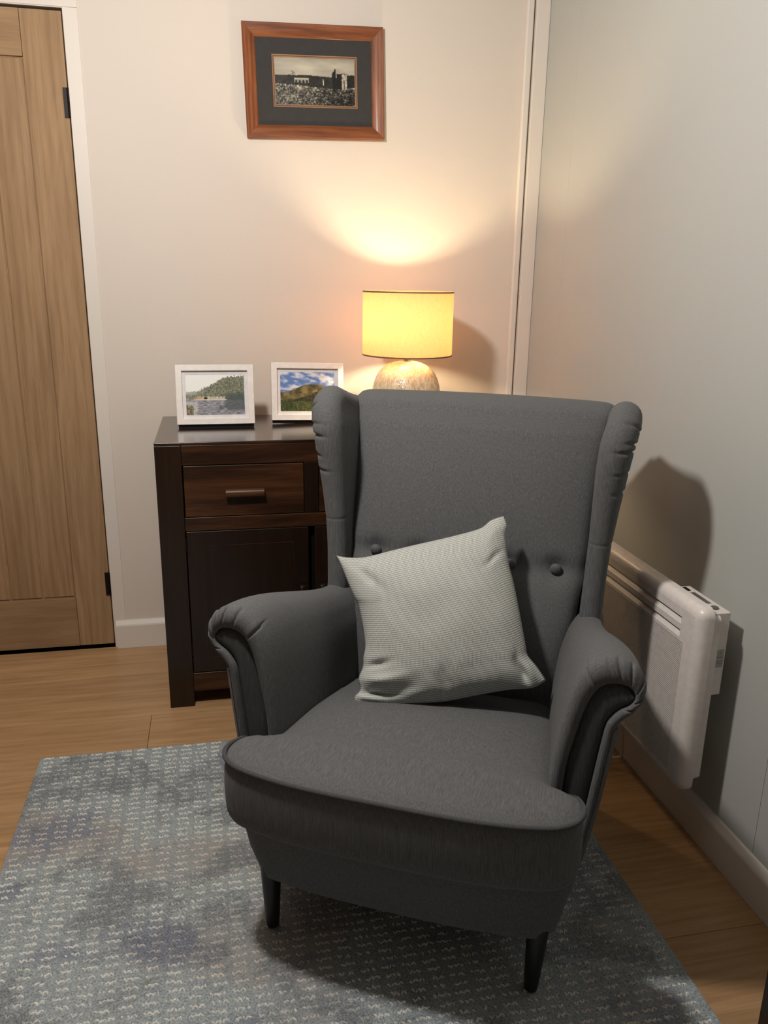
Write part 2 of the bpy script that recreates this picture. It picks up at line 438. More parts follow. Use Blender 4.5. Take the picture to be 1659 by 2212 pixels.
# ------------------------------------------------------------------ flat pictures (vertex-coloured fine grids)
def vcol_mat(name, rough=.35):
    t = NT(name); a = t.n('ShaderNodeVertexColor', layer_name='Col'); t.set(Base_Color=a.outputs[0], Roughness=rough); return t.m
PRINT = vcol_mat('photo_print'); 
def picture(name, w, h, nx, nz, fn, parent, loc=(0, 0, 0)):
    bm = bmesh.new(); lay = bm.loops.layers.float_color.new('Col')
    vs = [[bm.verts.new((w*(i/nx-.5), 0, h*j/nz)) for i in range(nx+1)] for j in range(nz+1)]
    for j in range(nz):
        for i in range(nx):
            f = bm.faces.new((vs[j][i], vs[j][i+1], vs[j+1][i+1], vs[j+1][i]))
            for l, (a, b) in zip(f.loops, ((i, j), (i+1, j), (i+1, j+1), (i, j+1))):
                c = fn(a/nx, b/nz); l[lay] = (max(c[0], 0)**2.2, max(c[1], 0)**2.2, max(c[2], 0)**2.2, 1)
    return add(name, bm, PRINT, parent, loc=loc, recalc=False)
def nz2(x, y, s, o=0): return noise.fractal(V((x*s+o, y*s, o*1.7)), 1.0, 2.0, 4)
def m3(a, b, t): t = max(0, min(1, t)); return tuple(lerp(p, q, t) for p, q in zip(a, b))
def img_ruin(u, v):      # black and white view: ruin, viaduct, moor
    n = nz2(u*1.7, v, 9, 3); n2 = nz2(u*1.7, v, 34, 8); e = .012*nz2(u*1.7, v, 50, 6)
    hor = .63+.012*sin(u*7)+.015*nz2(u, 0, 6, 1)
    moor = .40+.035*sin(u*5+1)+.02*n2
    if v > hor: c = .70+.08*nz2(u, v*2, 3, 5)-.25*abs(v-.8)
    elif v > moor:
        c = .15+.07*n+.08*n2
        if .24 < u < .42 and .47 < v < .575:
            k = ((u-.24) % .045)/.045
            if v > .55: c = .70
            elif (k-.5)**2/.10+(v-.47)**2/.0045 > 1: c = .55
        if .597 < u < .611-(v-.45)*.06 and .43 < v < .57: c = .82
    else:
        c = .34+.22*n+.42*n2-.10*sstep((u-.35)/.4)-.10*sstep((.28-v)/.2)*sstep((u-.4)/.3)
        c += .25*sstep(1-abs(v-moor+.02)/.03)*max(0, nz2(u, v, 20, 5)+.3)
    if (u-.22)**2/.0016+(v-.67)**2/.003 < 1 and nz2(u, v, 70, 2) > .12: c = .38
    if .715+e < u < .91 and moor-.02 < v < .69+e*1.5: c = .10+.05*n2
    if .742 < u < .775 and v >= .6 and v < .79+e: c = .10 if u < .760 else .60
    if .715 < u < .75 and .6 < v < .66+.1*(u-.7)/.05+e: c = .11
    if .838+e*.5 < u < .905 and moor-.02 < v < .675+e*2:
        c = .66+.3*n2
        if .862 < u < .874 and v < .56: c = .25
    if u > .91 and moor < v < .67+e: c = .13+.1*n2
    c = max(.05, min(.82, c)); return (c*1.0, c*.97, c*.88)
def img_lake(u, v):
    n = nz2(u*1.4, v, 7, 1); n2 = nz2(u*1.4, v, 26, 4); n3 = nz2(u*1.4, v, 60, 9)
    ridge = .60+.38*sstep((u-.10)/.72)+.05*n2-.02
    if v > ridge+.02*n3: c = (.95, .96, .95)
    elif v > .37+.012*n3:
        c = m3((.30, .32, .26), (.66, .66, .56), .42+.55*n2+.4*n3)
        c = m3(c, (.85, .87, .87), .55*sstep((.42-u)/.4)*(1 if v > .5 else .3))
        c = m3(c, (.27, .32, .31), .75*sstep((u-.62+.1*n2)/.12)*sstep((.58-v)/.1))
    else:
        r = noise.fractal(V((u*14, v*75, 3)), 1.0, 2.0, 3)
        c = m3((.36, .36, .39), (.82, .82, .85), .42+.6*r)
        c = m3(c, (.26, .29, .30), .6*sstep((u-.58+.12*n)/.12)*sstep((v-.06)/.1))
    if .17 < u < .66 and .385 < v < .455+.01*n3:
        c = m3((.74, .62, .46), (.84, .83, .76), (u-.17)/.35)
        if (u-.335)**2/.0011+(v-.418)**2/.0010 < 1: c = (.15, .13, .12)
        if n3 > .12 and u > .40: c = m3(c, (.42, .41, .37), .7)
    if .13 < u < .69 and .362 < v < .386: c = (.86, .84, .80)
    if u < .13+.05*n2 and v < .25+.05*n3: c = m3((.32, .28, .20), (.66, .61, .52), .5+.7*n2)
    elif u < .19+.04*n2 and v < .33: c = m3(c, (.84, .84, .81), .6)
    return c
def img_hills(u, v):
    n = nz2(u*1.4, v, 6, 2); n2 = nz2(u*1.4, v, 22, 7)
    h1 = .49+.20*sstep((u-.05)/.5)-.14*sstep((u-.68)/.4)+.008*n2
    h2 = .28+.26*sstep((u-.12)/.8)+.03*n
    h3 = .27-.04*u+.02*n
    if v > h1:
        k = nz2(u*1.2+v*.5, v*1.8, 5, 11); c = m3((.38, .52, .76), (.90, .90, .93), .50+1.4*k)
    elif v > h2: c = m3((.30, .28, .18), (.56, .50, .34), .5+.9*n+.4*n2)
    elif v > h3: c = m3((.20, .19, .14), (.34, .32, .22), .4+.9*n2)
    else: c = m3((.20, .25, .13), (.42, .43, .27), .4+.8*n2+.3*n)
    if u > .35 and v < .25 and n2 > .05: c = m3(c, (.42, .40, .26), .6)
    return c

def mitred_frame(parent, w, h, bw, d, mats, prof, name='frame_bar'):
    """four mitred bars around (0..h) x (-w/2..w/2); front towards -y. prof: list of (inward 0..1, y)"""
    cs = [(-w/2, 0), (w/2, 0), (w/2, h), (-w/2, h)]; inn = [(-w/2+bw, bw), (w/2-bw, bw), (w/2-bw, h-bw), (-w/2+bw, h-bw)]
    for i in range(4):
        j = (i+1) % 4; bm = bmesh.new()
        s = [[(lerp(cs[k][0], inn[k][0], t), y, lerp(cs[k][1], inn[k][1], t)) for t, y in prof] for k in (i, j)]
        loft(bm, s, True, True, True)
        add(name, bm, mats[i % 2], parent, smooth=True, angle=25)

# wall picture
wp = empty('wall_picture', (.7285, -.001, 1.6805), 0, 'red-brown wooden framed black and white landscape print hanging on the cream wall', 'picture')
wp.rotation_euler = (radians(-0.6), radians(-1.55), 0)
pw_, ph_ = .428, .315
mitred_frame(wp, pw_, ph_, .036, .02, (FRAMEX, FRAMEZ), [(0, 0), (0, -.020), (.06, -.023), (.5, -.020), (.93, -.013), (1, -.011), (1, 0)])
bxo('backing_board', (-pw_/2+.03, pw_/2-.03, -.004, -.0005, .03, ph_-.03), BLKFOOT, wp)
bm = bmesh.new(); mx0, mx1, mz0, mz1 = -pw_/2+.035, pw_/2-.035, .035, ph_-.035
ox0, ox1, oz0, oz1 = -.1285, .1315, .0880, .2330
def ring(bm, o, i, y0, y1):
    a = [(o[0], y0, o[2]), (o[1], y0, o[2]), (o[1], y0, o[3]), (o[0], y0, o[3])]
    b = [(i[0], y1, i[2]), (i[1], y1, i[2]), (i[1], y1, i[3]), (i[0], y1, i[3])]
    loft(bm, [a, b], True)
ring(bm, (mx0, mx1, mz0, mz1), (ox0, ox1, oz0, oz1), -.008, -.008)
add('mount', bm, DKMOUNT, wp, recalc=False)
bm = bmesh.new(); ring(bm, (ox0, ox1, oz0, oz1), (ox0+.003, ox1-.003, oz0+.003, oz1-.003), -.0085, -.0080)
ring(bm, (ox0+.0045, ox1-.0045, oz0+.0045, oz1-.0045), (ox0+.0075, ox1-.0075, oz0+.0075, oz1-.0075), -.0075, -.0070)
tag(add('mount_edge', bm, TANLINE, wp, recalc=False), 'thin tan line around the print')
bm = bmesh.new(); ring(bm, (ox0+.003, ox1-.003, oz0+.003, oz1-.003), (ox0+.0045, ox1-.0045, oz0+.0045, oz1-.0045), -.0078, -.0078)
add('mount_slip', bm, DKMOUNT, wp, recalc=False)
bm = bmesh.new(); bw_ = .0022
ring(bm, (mx0-.001, mx1+.001, mz0-.001, mz1+.001), (mx0+bw_, mx1-bw_, mz0+bw_, mz1-bw_), -.0115, -.0085)
add('frame_slip', bm, FRAMEX, wp, recalc=False)
picture('print', ox1-ox0-.015, oz1-oz0-.015, 170, 96, img_ruin, wp, ((ox0+ox1)/2, -.006, oz0+.0075))

# standing photo frames
def photo_frame(x, y, z, rz, lean, w, h, fn, label, roll=0):
    r = empty('photo_frame', (x, y, z), rz, label, 'photo frame', 'white photo frames on the sideboard')
    r.rotation_euler = (0, roll, rz)
    tl = Matrix.Rotation(-lean, 4, 'X')
    def fix(o): o.matrix_local = Matrix.Translation((0, 0, .0095)) @ tl @ Matrix.Translation(o.location)
    n0 = set(r.children)
    mitred_frame(r, w, h, .0185, .02, (PFRAME, PFRAME), [(0, .008), (0, -.008), (.05, -.0095), (.92, -.0095), (1, -.0085), (1, 0), (1, .008)])
    bm = bmesh.new(); iw, ih = w/2-.0185, h-.0185; p = .0105
    ring(bm, (-iw, iw, .0185, ih), (-iw+p, iw-p, .0185+p, ih-p), -.0005, -.0005)
    add('mount', bm, MOUNT, r, recalc=False)
    bxo('backing_board', (-w/2+.004, w/2-.004, .0085, .011, .004, h-.004), BLKFOOT, r)
    picture('print', 2*(iw-p), ih-.0185-2*p, 120, 84, fn, r, (0, .0002, .0185+p))
    for c in r.children: fix(c)
    bm = bmesh.new(); box(bm, -w/2+.004, w/2-.003, .002, .016, .0002, .0105)
    add('foot', bm, BLKFOOT, r)
    bm = bmesh.new(); hs = .62*h
    loft(bm, [[(-.03, .012+hs*sin(lean)-.0, hs), (.03, .012+hs*sin(lean), hs), (.03, .016+hs*sin(lean), hs), (-.03, .016+hs*sin(lean), hs)],
              [(-.03, .10, .0005), (.03, .10, .0005), (.03, .104, .0005), (-.03, .104, .0005)]], True, True, True)
    add('easel_strut', bm, BLKFOOT, r)
    return r
photo_frame(.3855, -.245, SZ, .0, radians(12), .2325, .180, img_lake, 'white photo frame with a lake and boathouse photo, on the left of the sideboard')
photo_frame(.6700, -.205, SZ, radians(3.0), radians(12), .2300, .180, img_hills, 'white photo frame with a green hills and blue sky photo, beside the table lamp', radians(1.5))

# ------------------------------------------------------------------ table lamp
LX, LY = .977, -.25
lamp = empty('table_lamp', (LX, LY, SZ), 0, 'lit table lamp with mustard drum shade and amber crackle glass base, on the sideboard', 'lamp')
t = NT('shade_fabric'); c = t.coord()
n1 = t.noise(t.coord(scale=(1, 1, 6)), 120, 3, .6); n2 = t.noise(t.coord(scale=(8, 8, 1)), 60, 2, .6)
fc = t.ramp(t.math('MULTIPLY', t.math('ADD', n1, n2), .5), [(.35, (.80, .53, .33)), (.65, (.92, .66, .45))])
tr = t.n('ShaderNodeBsdfTranslucent'); df = t.n('ShaderNodeBsdfDiffuse'); mx = t.n('ShaderNodeMixShader'); mx.inputs[0].default_value = .52
t.link(fc, tr.inputs[0]); t.link(t.mix(1.0, fc, (.72, .72, .72), 'MULTIPLY'), df.inputs[0]); t.link(df.outputs[0], mx.inputs[1]); t.link(tr.outputs[0], mx.inputs[2])
t.link(mx.outputs[0], t.out.inputs[0]); SHADE = t.m
t = NT('crackle_glass'); c = t.coord(scale=(1, 1, .28))
vz = t.n('ShaderNodeTexVoronoi', feature='DISTANCE_TO_EDGE'); t.link(c, vz.inputs[0]); vz.inputs['Scale'].default_value = 230
nn = t.noise(c, 150, 4, .6)
t.set(Base_Color=t.ramp(nn, [(.35, (.66, .48, .25)), (.6, (.97, .86, .64))]), Roughness=.17, Transmission_Weight=.22, IOR=1.45)
t.b.inputs['Coat Weight'].default_value = .4
t.bump(t.math('ADD', vz.outputs[0], t.math('MULTIPLY', nn, .6)), .7, .0015); GLASS = t.m
bm = bmesh.new()
outer = [(.045, .001), (.075, .006), (.098, .03), (.1075, .065), (.1085, .09), (.104, .125), (.090, .160), (.066, .184), (.038, .196), (.014, .199)]
prof = [(V((a, b, 0))) for a, b in outer]; pr = [(p.x, p.y) for p in resample(prof, 34)]
inner = [(max(.002, a-.005), min(b, .194) if a > .02 else b-.004) for a, b in pr[::-1]]
inner = [(a, max(b, .006)) for a, b in inner]
lathe(bm, pr+inner, 64)
add('glass_base', bm, GLASS, lamp, smooth=True)
bm = bmesh.new(); lathe(bm, [(.012, .1955), (.012, .212), (.0095, .213), (.0095, .225), (.006, .226), (.006, .235)], 20); add('neck', bm, CHROME, lamp, smooth=True, angle=40)
bm = bmesh.new(); lathe(bm, [(.019, .222), (.0265, .268), (.0255, .268), (.010, .240)], 24, (-.030, -.006, 0)); add('bulb_holder', bm, BLKFOOT, lamp, smooth=True, angle=40)
Rb, Rt, z0, z1 = .1395, .1390, .217, .4095
bm = bmesh.new()
loft(bm, [[(r*cos(2*pi*k/96), r*sin(2*pi*k/96), z) for k in range(96)] for r, z in ((Rb, z0), (Rt, z1), (Rt-.0008, z1), (Rb-.0008, z0), (Rb, z0))], True)
for r_ in []: pass
add('lamp_shade', bm, SHADE, lamp, smooth=True, angle=40)
RIM = mat_plain('shade_trim', (.16, .10, .05), .8)
for R_, z_ in ((Rb, z0), (Rt, z1-.004)):
    bm = bmesh.new()
    secs = [[(r*cos(2*pi*k/96), r*sin(2*pi*k/96), z) for k in range(96)] for r, z in ((R_+.0006, z_), (R_+.0006, z_+.004), (R_-.0014, z_+.004), (R_-.0014, z_), (R_+.0006, z_))]
    loft(bm, secs, True)
    tag(add('shade_rim', bm, RIM, lamp, smooth=True, angle=40), 'thin brown edging of the shade')
bm = bmesh.new()
for k in range(3):
    a = 2*pi*k/3+.4; tube(bm, [(.012*cos(a), .012*sin(a), z0+.010), (Rb*.99*cos(a), Rb*.99*sin(a), z0+.003)], .0014, 6)
add('shade_carrier', bm, CHROME, lamp, smooth=True)
t = NT('bulb_glow'); em = t.n('ShaderNodeEmission'); em.inputs[0].default_value = (1, .80, .49, 1); em.inputs[1].default_value = 380
t.link(em.outputs[0], t.out.inputs[0]); BULB = t.m
bm = bmesh.new(); lathe(bm, [(.0002, 0), (.012, 0), (.014, .012), (.024, .038), (.026, .052), (.021, .068), (.010, .077), (.0002, .079)], 24, (-.030, -.006, .240))
add('bulb', bm, BULB, lamp, smooth=True)

# ------------------------------------------------------------------ panel heater on the right wall
hx = 1.352; HY0, HY1 = -1.365, -.62; HZ0, HZ1 = .180, .618
ht = empty('panel_heater', (1.45, -1.0, HZ0), 0, 'white electric panel heater with perforated grille, fixed low on the blue-grey wall', 'heater')
hc = V((1.45, -1.0, HZ0))
# casing ring: rounded front frame with an opening; profile runs from wall side outside to the opening
def rrect(y0, y1, z0, z1, r, n=6):
    pts = []
    for (cy, cz, a0) in ((y1-r, z1-r, 0), (y0+r, z1-r, 90), (y0+r, z0+r, 180), (y1-r, z0+r, 270)):
        for k in range(n+1):
            a = radians(a0+90*k/n); pts.append((cy+r*cos(a), cz+r*sin(a)))
    return pts
gy0, gy1, gz0, gz1 = -1.313, -.672, .206, .522
def hsec(x, y0, y1, z0, z1, r): return [(x-hc.x, y-hc.y, z-hc.z) for y, z in rrect(y0, y1, z0, z1, r)]
bm = bmesh.new()
secs = [hsec(1.386, HY0, HY1, HZ0, HZ1, .022)]
for k in range(7):
    a = radians(90*k/6); d = .022*(1-cos(a)); e = .022*(1-sin(a))
    secs.append(hsec(hx+e, HY0+d, HY1-d, HZ0+d, HZ1-d, max(.022-.4*d, .006)))
loft(bm, secs, True)
# front face with grille and louvre openings (built as strips around the openings)
fy0, fy1, fz0, fz1 = HY0+.022, HY1-.022, HZ0+.022, HZ1-.022
add('casing', bm, WMETAL, ht, smooth=True, angle=50)
bm = bmesh.new()
def strip(y0, y1, z0, z1, x0=hx, x1=hx+.002): box(bm, x0-hc.x, x1-hc.x, y0-hc.y, y1-hc.y, z0-hc.z, z1-hc.z)
strip(fy0, gy0, fz0, fz1); strip(gy1, fy1, fz0, fz1)
strip(gy0, gy1, fz0, gz0) if gz0 > fz0 else None
sl0, sl1 = -1.298, -.69
strip(gy0, gy1, .577, fz1); strip(gy0, gy1, gz1, .530)
strip(gy0, sl0, .530, .577); strip(sl1, gy1, .530, .577)
strip(sl0, sl1, .547, .560)
add('front_panel', bm, WMETAL, ht)
# louvres: tilted blades under each slot
for zt in (.577, .547):
    bm = bmesh.new(); a = (hx-.0005-hc.x, hx+.010-hc.x)
    loft(bm, [[(a[0], y-hc.y, zt-.0165-hc.z), (a[0]+.002, y-hc.y, zt-.0180-hc.z), (a[1]+.001, y-hc.y, zt-.0060-hc.z), (a[1]-.001, y-hc.y, zt-.0045-hc.z)] for y in (sl0, sl1)], True, True, True)
    add('louvre', bm, WMETAL, ht)
# grille bars over a plate coloured dark to stand for the shade inside
bm = bmesh.new(); p = .0044
n = int((gz1-gz0)/p)
for k in range(n+1):
    z = gz0+(gz1-gz0)*k/n; strip(gy0, gy1, z-.0009, z+.0009, hx+.0006, hx+.0016)
n = int((gy1-gy0)/p)
for k in range(n+1):
    y = gy0+(gy1-gy0)*k/n; strip(y-.0009, y+.0009, gz0, gz1, hx+.0004, hx+.0014)
tag(add('grille', bm, WMETAL, ht), kind='stuff')
bxo('inside_shade', (hx+.013-hc.x, hx+.015-hc.x, fy0-hc.y, fy1-hc.y, fz0-hc.z, fz1-hc.z), mat_plain('heater_inside_shade', (.05, .045, .04), .8), ht)
# back housing
bm = bmesh.new()
bx = [(1.386, .0), (1.405, .0)]
loft(bm, [[(x-hc.x, y-hc.y, z-hc.z) for y, z in rrect(HY0+i, HY1-i, .205+i, .600, .012)] for x, i in ((1.382, .002), (1.404, .004), (1.408, .016))], True, False, True)
add('back_housing', bm, WMETAL, ht, smooth=True, angle=40)
cb = bxo('control_box', (1.384-hc.x, 1.431-hc.x, -1.352-hc.y, -1.195-hc.y, .412-hc.z, .604-hc.z), WMETAL, ht, bevel=.002)
bxo('wall_bracket', (1.405-hc.x, 1.4695-hc.x, -1.25-hc.y, -1.20-hc.y, .25-hc.z, .50-hc.z), WMETAL, ht)
bxo('wall_bracket', (1.405-hc.x, 1.4695-hc.x, -.76-hc.y, -.71-hc.y, .25-hc.z, .50-hc.z), WMETAL, ht)
zc = .6042-hc.z
bxo('display', (1.398-hc.x, 1.418-hc.x, -1.300-hc.y, -1.235-hc.y, zc-.002, zc+.0004), DKGREY, cb)
bxo('switch', (1.400-hc.x, 1.414-hc.x, -1.226-hc.y, -1.206-hc.y, zc-.002, zc+.002), BLACK, cb)
bm = bmesh.new(); lathe(bm, [(.0085, -.001), (.0085, .003), (.007, .004)], 20, (1.408-hc.x, -1.326-hc.y, zc)); add('dial', bm, DKGREY, cb, smooth=True, angle=40)
ye = -1.3522-hc.y
bxo('rating_label', (1.389-hc.x, 1.4275-hc.x, ye-.0002, ye+.0002, .478-hc.z, .520-hc.z), STICKER, cb)
bm = bmesh.new()
def ink(x0, x1, z0, z1): box(bm, x0-hc.x, x1-hc.x, ye-.0005, ye, z0-hc.z, z1-hc.z)
ink(1.3975, 1.4015, .5065, .5105); ink(1.4065, 1.4100, .5065, .5100)
ink(1.4165, 1.4215, .5090, .5098); ink(1.4175, 1.4205, .5130, .5136)
for z_ in (.502, .4965, .4915, .4870, .4825): ink(1.392, 1.4255 if z_ in (.502, .4915) else 1.405, z_, z_+.0006)
ink(1.413, 1.425, .4870, .4876)
add('label_print', bm, INK, cb)
fc_ = bpy.data.curves.new('ce_mark', 'FONT'); fc_.body = 'CE'; fc_.size = .0085; fc_.extrude = .0001
fo = bpy.data.objects.new('ce_mark', fc_); COL.objects.link(fo)
dg = bpy.context.evaluated_depsgraph_get(); dg.update()
me = bpy.data.meshes.new_from_object(fo.evaluated_get(dg)); bpy.data.objects.remove(fo)
me.materials.clear(); me.materials.append(INK)
me.transform(Matrix.Translation((1.396-hc.x, ye-.0004, .5125-hc.z)) @ Matrix.Rotation(radians(90), 4, 'X'))
o = bpy.data.objects.new('ce_mark', me); COL.objects.link(o); o.parent = cb
# cable on the floor under the heater
bm = bmesh.new(); tube(bm, resample([(1.415, -1.00, .24), (1.418, -1.00, .12), (1.420, -1.005, .045), (1.405, -.998, .030), (1.36, -.965, .026), (1.30, -.93, .008), (1.22, -.85, .004), (1.24, -.70, .004), (1.40, -.62, .004)], 60), .0035, 8)
tag(add('power_cable', bm, CABLE, smooth=True), 'white power cable on the floor below the panel heater', 'cable')

# ------------------------------------------------------------------ armchair
CH = empty('wingback_armchair', (.685, -1.516, 0), math.atan2(-.467, .884), 'charcoal grey fabric wingback armchair with black legs, standing on the blue-grey rug', 'armchair')
def mir(bm):  # mirrored copy of a bmesh in x
    b2 = bm.copy(); bmesh.ops.scale(b2, vec=(-1, 1, 1), verts=b2.verts); bmesh.ops.reverse_faces(b2, faces=b2.faces); return b2
# legs
def leg(top, bot, rt, rb):
    bm = bmesh.new(); tube(bm, [V(top).lerp(V(bot), k/6) for k in range(7)], lambda t: lerp(rt, rb, t)*(.92 if t > .99 else 1), 20)
    for v_ in bm.verts: v_.co.z = max(v_.co.z, .0128)
    add('leg', bm, BLACK, CH, smooth=True, angle=50)
for s in (-1, 1):
    leg((s*.264, .008, .20), (s*.258, 0, .0128), .0235, .0135)
    leg((s*.215, .64, .20), (s*.205, .73, .0128), .020, .0135)
# seat apron
def plan(wf, yc, bow, wb, yb, rc=.05, n=40):
    """plan outline: from back left round the front to back right"""
    P = [(-wb, yb), (-lerp(wb, wf, .5), lerp(yb, yc, .5)), (-wf, yc+.06)]
    for k in range(1, 5):
        a = radians(180+22.5*k); P.append((-wf+rc+rc*cos(a), yc+rc*.9+rc*.9*sin(a)-0.0*k))
    for k in range(1, 8):
        t = k/8; P.append((lerp(-wf+rc, wf-rc, t), yc-bow*(1-abs(2*t-1)**3)))
    for k in range(1, 5):
        a = radians(270+22.5*(k-1)); P.append((wf-rc+rc*cos(a), yc+rc*.9+rc*.9*sin(a)))
    P += [(wf, yc+.06), (lerp(wb, wf, .5), lerp(yb, yc, .5)), (wb, yb)]
    return resample([(x, y, 0) for x, y in P], n*3, True)
def plan_at(z):
    t = (z-.130)/(.310-.130)
    k_ = 1-.022*sstep((z-.288)/.010)
    return [V((p.x*k_, .3+(p.y-.3)*k_, z)) for p in plan(lerp(.288, .326, t), lerp(-.018, -.046, t), lerp(.012, .040, t), lerp(.23, .27, t), .70)]
bm = bmesh.new()
secs = []
q = plan_at(.132); secs.append([V((p.x*.9, lerp(p.y, .3, .1), .134)) for p in q]); secs.append([V((p.x*.985, lerp(p.y, .3, .015), .132)) for p in q])
for z in (.137, .16, .19, .23, .27, .30, .310): secs.append(plan_at(z))
loft(bm, secs, False); bm.faces.new([v for v in bm.verts][:120])
add('apron', bm, GREY, CH, smooth=True, angle=60)

# seat cushion (T-shaped top)
def zrim(x, y):
    return interp(y, [-.12, 0, .07, .21, .33, .44, .52], [.430, .433, .408, .385, .360, .335, .315]) if y > 0 or True else 0
fw = .326; yc = -.050
fr = [(-.294, .012), (-.308, .000), (-.317, -.020), (-.319, -.043), (-.311, -.066), (-.293, -.083)]
for k in range(0, 13):
    x = -.27+.54*k/12; fr.append((x, -.116+.022*abs(x/.27)**3.5))
fr += [(-x, y) for x, y in fr[:6][::-1]]
rimf = resample([(x, y, 0) for x, y in fr], 90)
back_ = resample([(-.294, .012, 0), (-.285, .018, 0), (-.27, .024, 0), (-.263, .036, 0), (-.262, .06, 0), (-.262, .12, 0), (-.258, .25, 0), (-.250, .38, 0), (-.245, .50, 0)], 40)
outline = [(p.x, p.y) for p in rimf] + [(-p.x, p.y) for p in back_[1:]] + [(lerp(.245, -.245, k/12), .50) for k in range(1, 12)] + [(p.x, p.y) for p in back_[::-1][:-1]]
def inside(x, y):
    c = False; n = len(outline)
    for i in range(n):
        x1, y1 = outline[i]; x2, y2 = outline[i-1]
        if (y1 > y) != (y2 > y) and x < (x2-x1)*(y-y1)/(y2-y1)+x1: c = not c
    return c
def edist(x, y):
    d = 9
    n = len(outline)
    for i in range(n):
        x1, y1 = outline[i]; x2, y2 = outline[i-1]; dx, dy = x2-x1, y2-y1
        t = max(0, min(1, ((x-x1)*dx+(y-y1)*dy)/(dx*dx+dy*dy+1e-12)))
        d = min(d, math.hypot(x-x1-t*dx, y-y1-t*dy))
    return d
pts = list(outline)
for o_ in (.006, .013):
    pass
gx = -.32
while gx <= .32:
    gy = -.115
    while gy < .5:
        if inside(gx, gy) and edist(gx, gy) > .0065: pts.append((gx, gy))
        gy += .0125
    gx += .0125
res = delaunay_2d_cdt([V(p) for p in pts], [], [list(range(len(outline)))], 1, 1e-6)
bm = bmesh.new(); vm = []
for p in res[0]:
    d = edist(p.x, p.y); e = 1-exp(-d/.016)
    cr = .010*e+.024*(1-exp(-d/.10))*sstep((p.y+.10)/.25)
    vm.append(bm.verts.new((p.x, p.y, zrim(p.x, p.y)+cr-.003*exp(-d/.003))))
for f in res[2]:
    try: bm.faces.new([vm[i] for i in f])
    except ValueError: pass
bmesh.ops.recalc_face_normals(bm, faces=bm.faces)
if sum(f.normal.z for f in bm.faces) < 0: bmesh.ops.reverse_faces(bm, faces=bm.faces)
bmesh.ops.smooth_vert(bm, verts=[v for v in bm.verts if not v.is_boundary], factor=.5, use_axis_z=True)
add('seat_cushion', bm, GREYS, CH, smooth=True, recalc=False)
# cushion border (front wall of the cushion)
bm = bmesh.new(); secs = []
nrm = []
for i, p in enumerate(rimf):
    t = (rimf[min(i+1, 89)]-rimf[max(i-1, 0)]).normalized(); nrm.append(V((t.y, -t.x, 0)))
for s, off in ((0, 0), (.08, .002), (.25, .0045), (.5, .0055), (.75, .0045), (.90, .0025), (.97, -.001), (1.0, -.006), (1.02, -.02)):
    row = []
    for p, n_ in zip(rimf, nrm):
        zt = zrim(p.x, p.y)-.001; zb_ = .304
        row.append(V((p.x, p.y, lerp(zt, zb_, min(s, 1))))+n_*off)
    secs.append(row)
loft(bm, secs, False)
add('cushion_border', bm, GREY, CH, smooth=True)
bm = bmesh.new(); tube(bm, [V((p.x, p.y, zrim(p.x, p.y)+.0005))+n_*.003-V((0, 0, .006*max(0, 1-min(i_, 89-i_)/7))) for i_, (p, n_) in enumerate(zip(rimf, nrm))], lambda t: .0045*min(1, .45+8*min(t, 1-t)), 10)
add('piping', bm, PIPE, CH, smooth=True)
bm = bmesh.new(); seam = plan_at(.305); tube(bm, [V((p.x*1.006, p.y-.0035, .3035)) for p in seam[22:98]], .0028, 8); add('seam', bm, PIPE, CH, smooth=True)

# arms
A0 = [(.2535, .34), (.2550, .38), (.257, .42), (.262, .47), (.270, .53), (.279, .58), (.290, .618), (.306, .646), (.326, .662), (.347, .668), (.370, .664), (.390, .650), (.402, .626), (.401, .600), (.389, .577), (.374, .560), (.3625, .542), (.357, .50), (.348, .42), (.338, .35), (.320, .25), (.300, .165)]
A1 = [(.224, .30), (.225, .34), (.227, .38), (.232, .43), (.238, .47), (.245, .495), (.254, .520), (.268, .540), (.286, .550), (.302, .552), (.314, .548), (.322, .538), (.326, .524), (.328, .508), (.329, .495), (.329, .475), (.329, .455), (.328, .42), (.326, .38), (.320, .33), (.308, .25), (.290, .165)]
NA = 520
def cr_eval(P, t):
    i = min(int(t), len(P)-2); f = t-i; g = lambda k: V((P[k][0], 0, P[k][1])) if 0 <= k < len(P) else (V((P[0][0], 0, P[0][1]))*2-V((P[1][0], 0, P[1][1])) if k < 0 else V((P[-1][0], 0, P[-1][1]))*2-V((P[-2][0], 0, P[-2][1])))
    p0, p1, p2, p3 = g(i-1), g(i), g(i+1), g(i+2)
    return .5*((2*p1)+(p2-p0)*f+(2*p0-5*p1+4*p2-p3)*f*f+(3*p1-p0-3*p2+p3)*f**3)
_ts = [21*k/2000 for k in range(2001)]; _pl = [cr_eval(A0, t) for t in _ts]; _al = [0]
for a_, b_ in zip(_pl, _pl[1:]): _al.append(_al[-1]+(b_-a_).length)
TT = []; _j = 0
for i in range(NA):
    s_ = _al[-1]*i/(NA-1)
    while _j < 1999 and _al[_j+1] < s_: _j += 1
    TT.append(_ts[_j]+(_ts[1])*(s_-_al[_j])/max(1e-9, _al[_j+1]-_al[_j]))
C0 = [cr_eval(A0, t) for t in TT]; C1 = [cr_eval(A1, t) for t in TT]
def u_at(ix): return min(range(NA), key=lambda i: abs(TT[i]-ix))/(NA-1)
P0 = [(.2815, .34), (.2815, .38), (.283, .42), (.286, .46), (.2955, .513), (.307, .565), (.318, .595), (.330, .613), (.345, .621), (.362, .623), (.376, .619), (.3835, .610), (.3845, .600), (.377, .588), (.362, .577), (.351, .563), (.343, .545), (.3375, .505), (.328, .42), (.320, .35), (.309, .28), (.295, .20)]
PC = [cr_eval(P0, t) for t in TT]
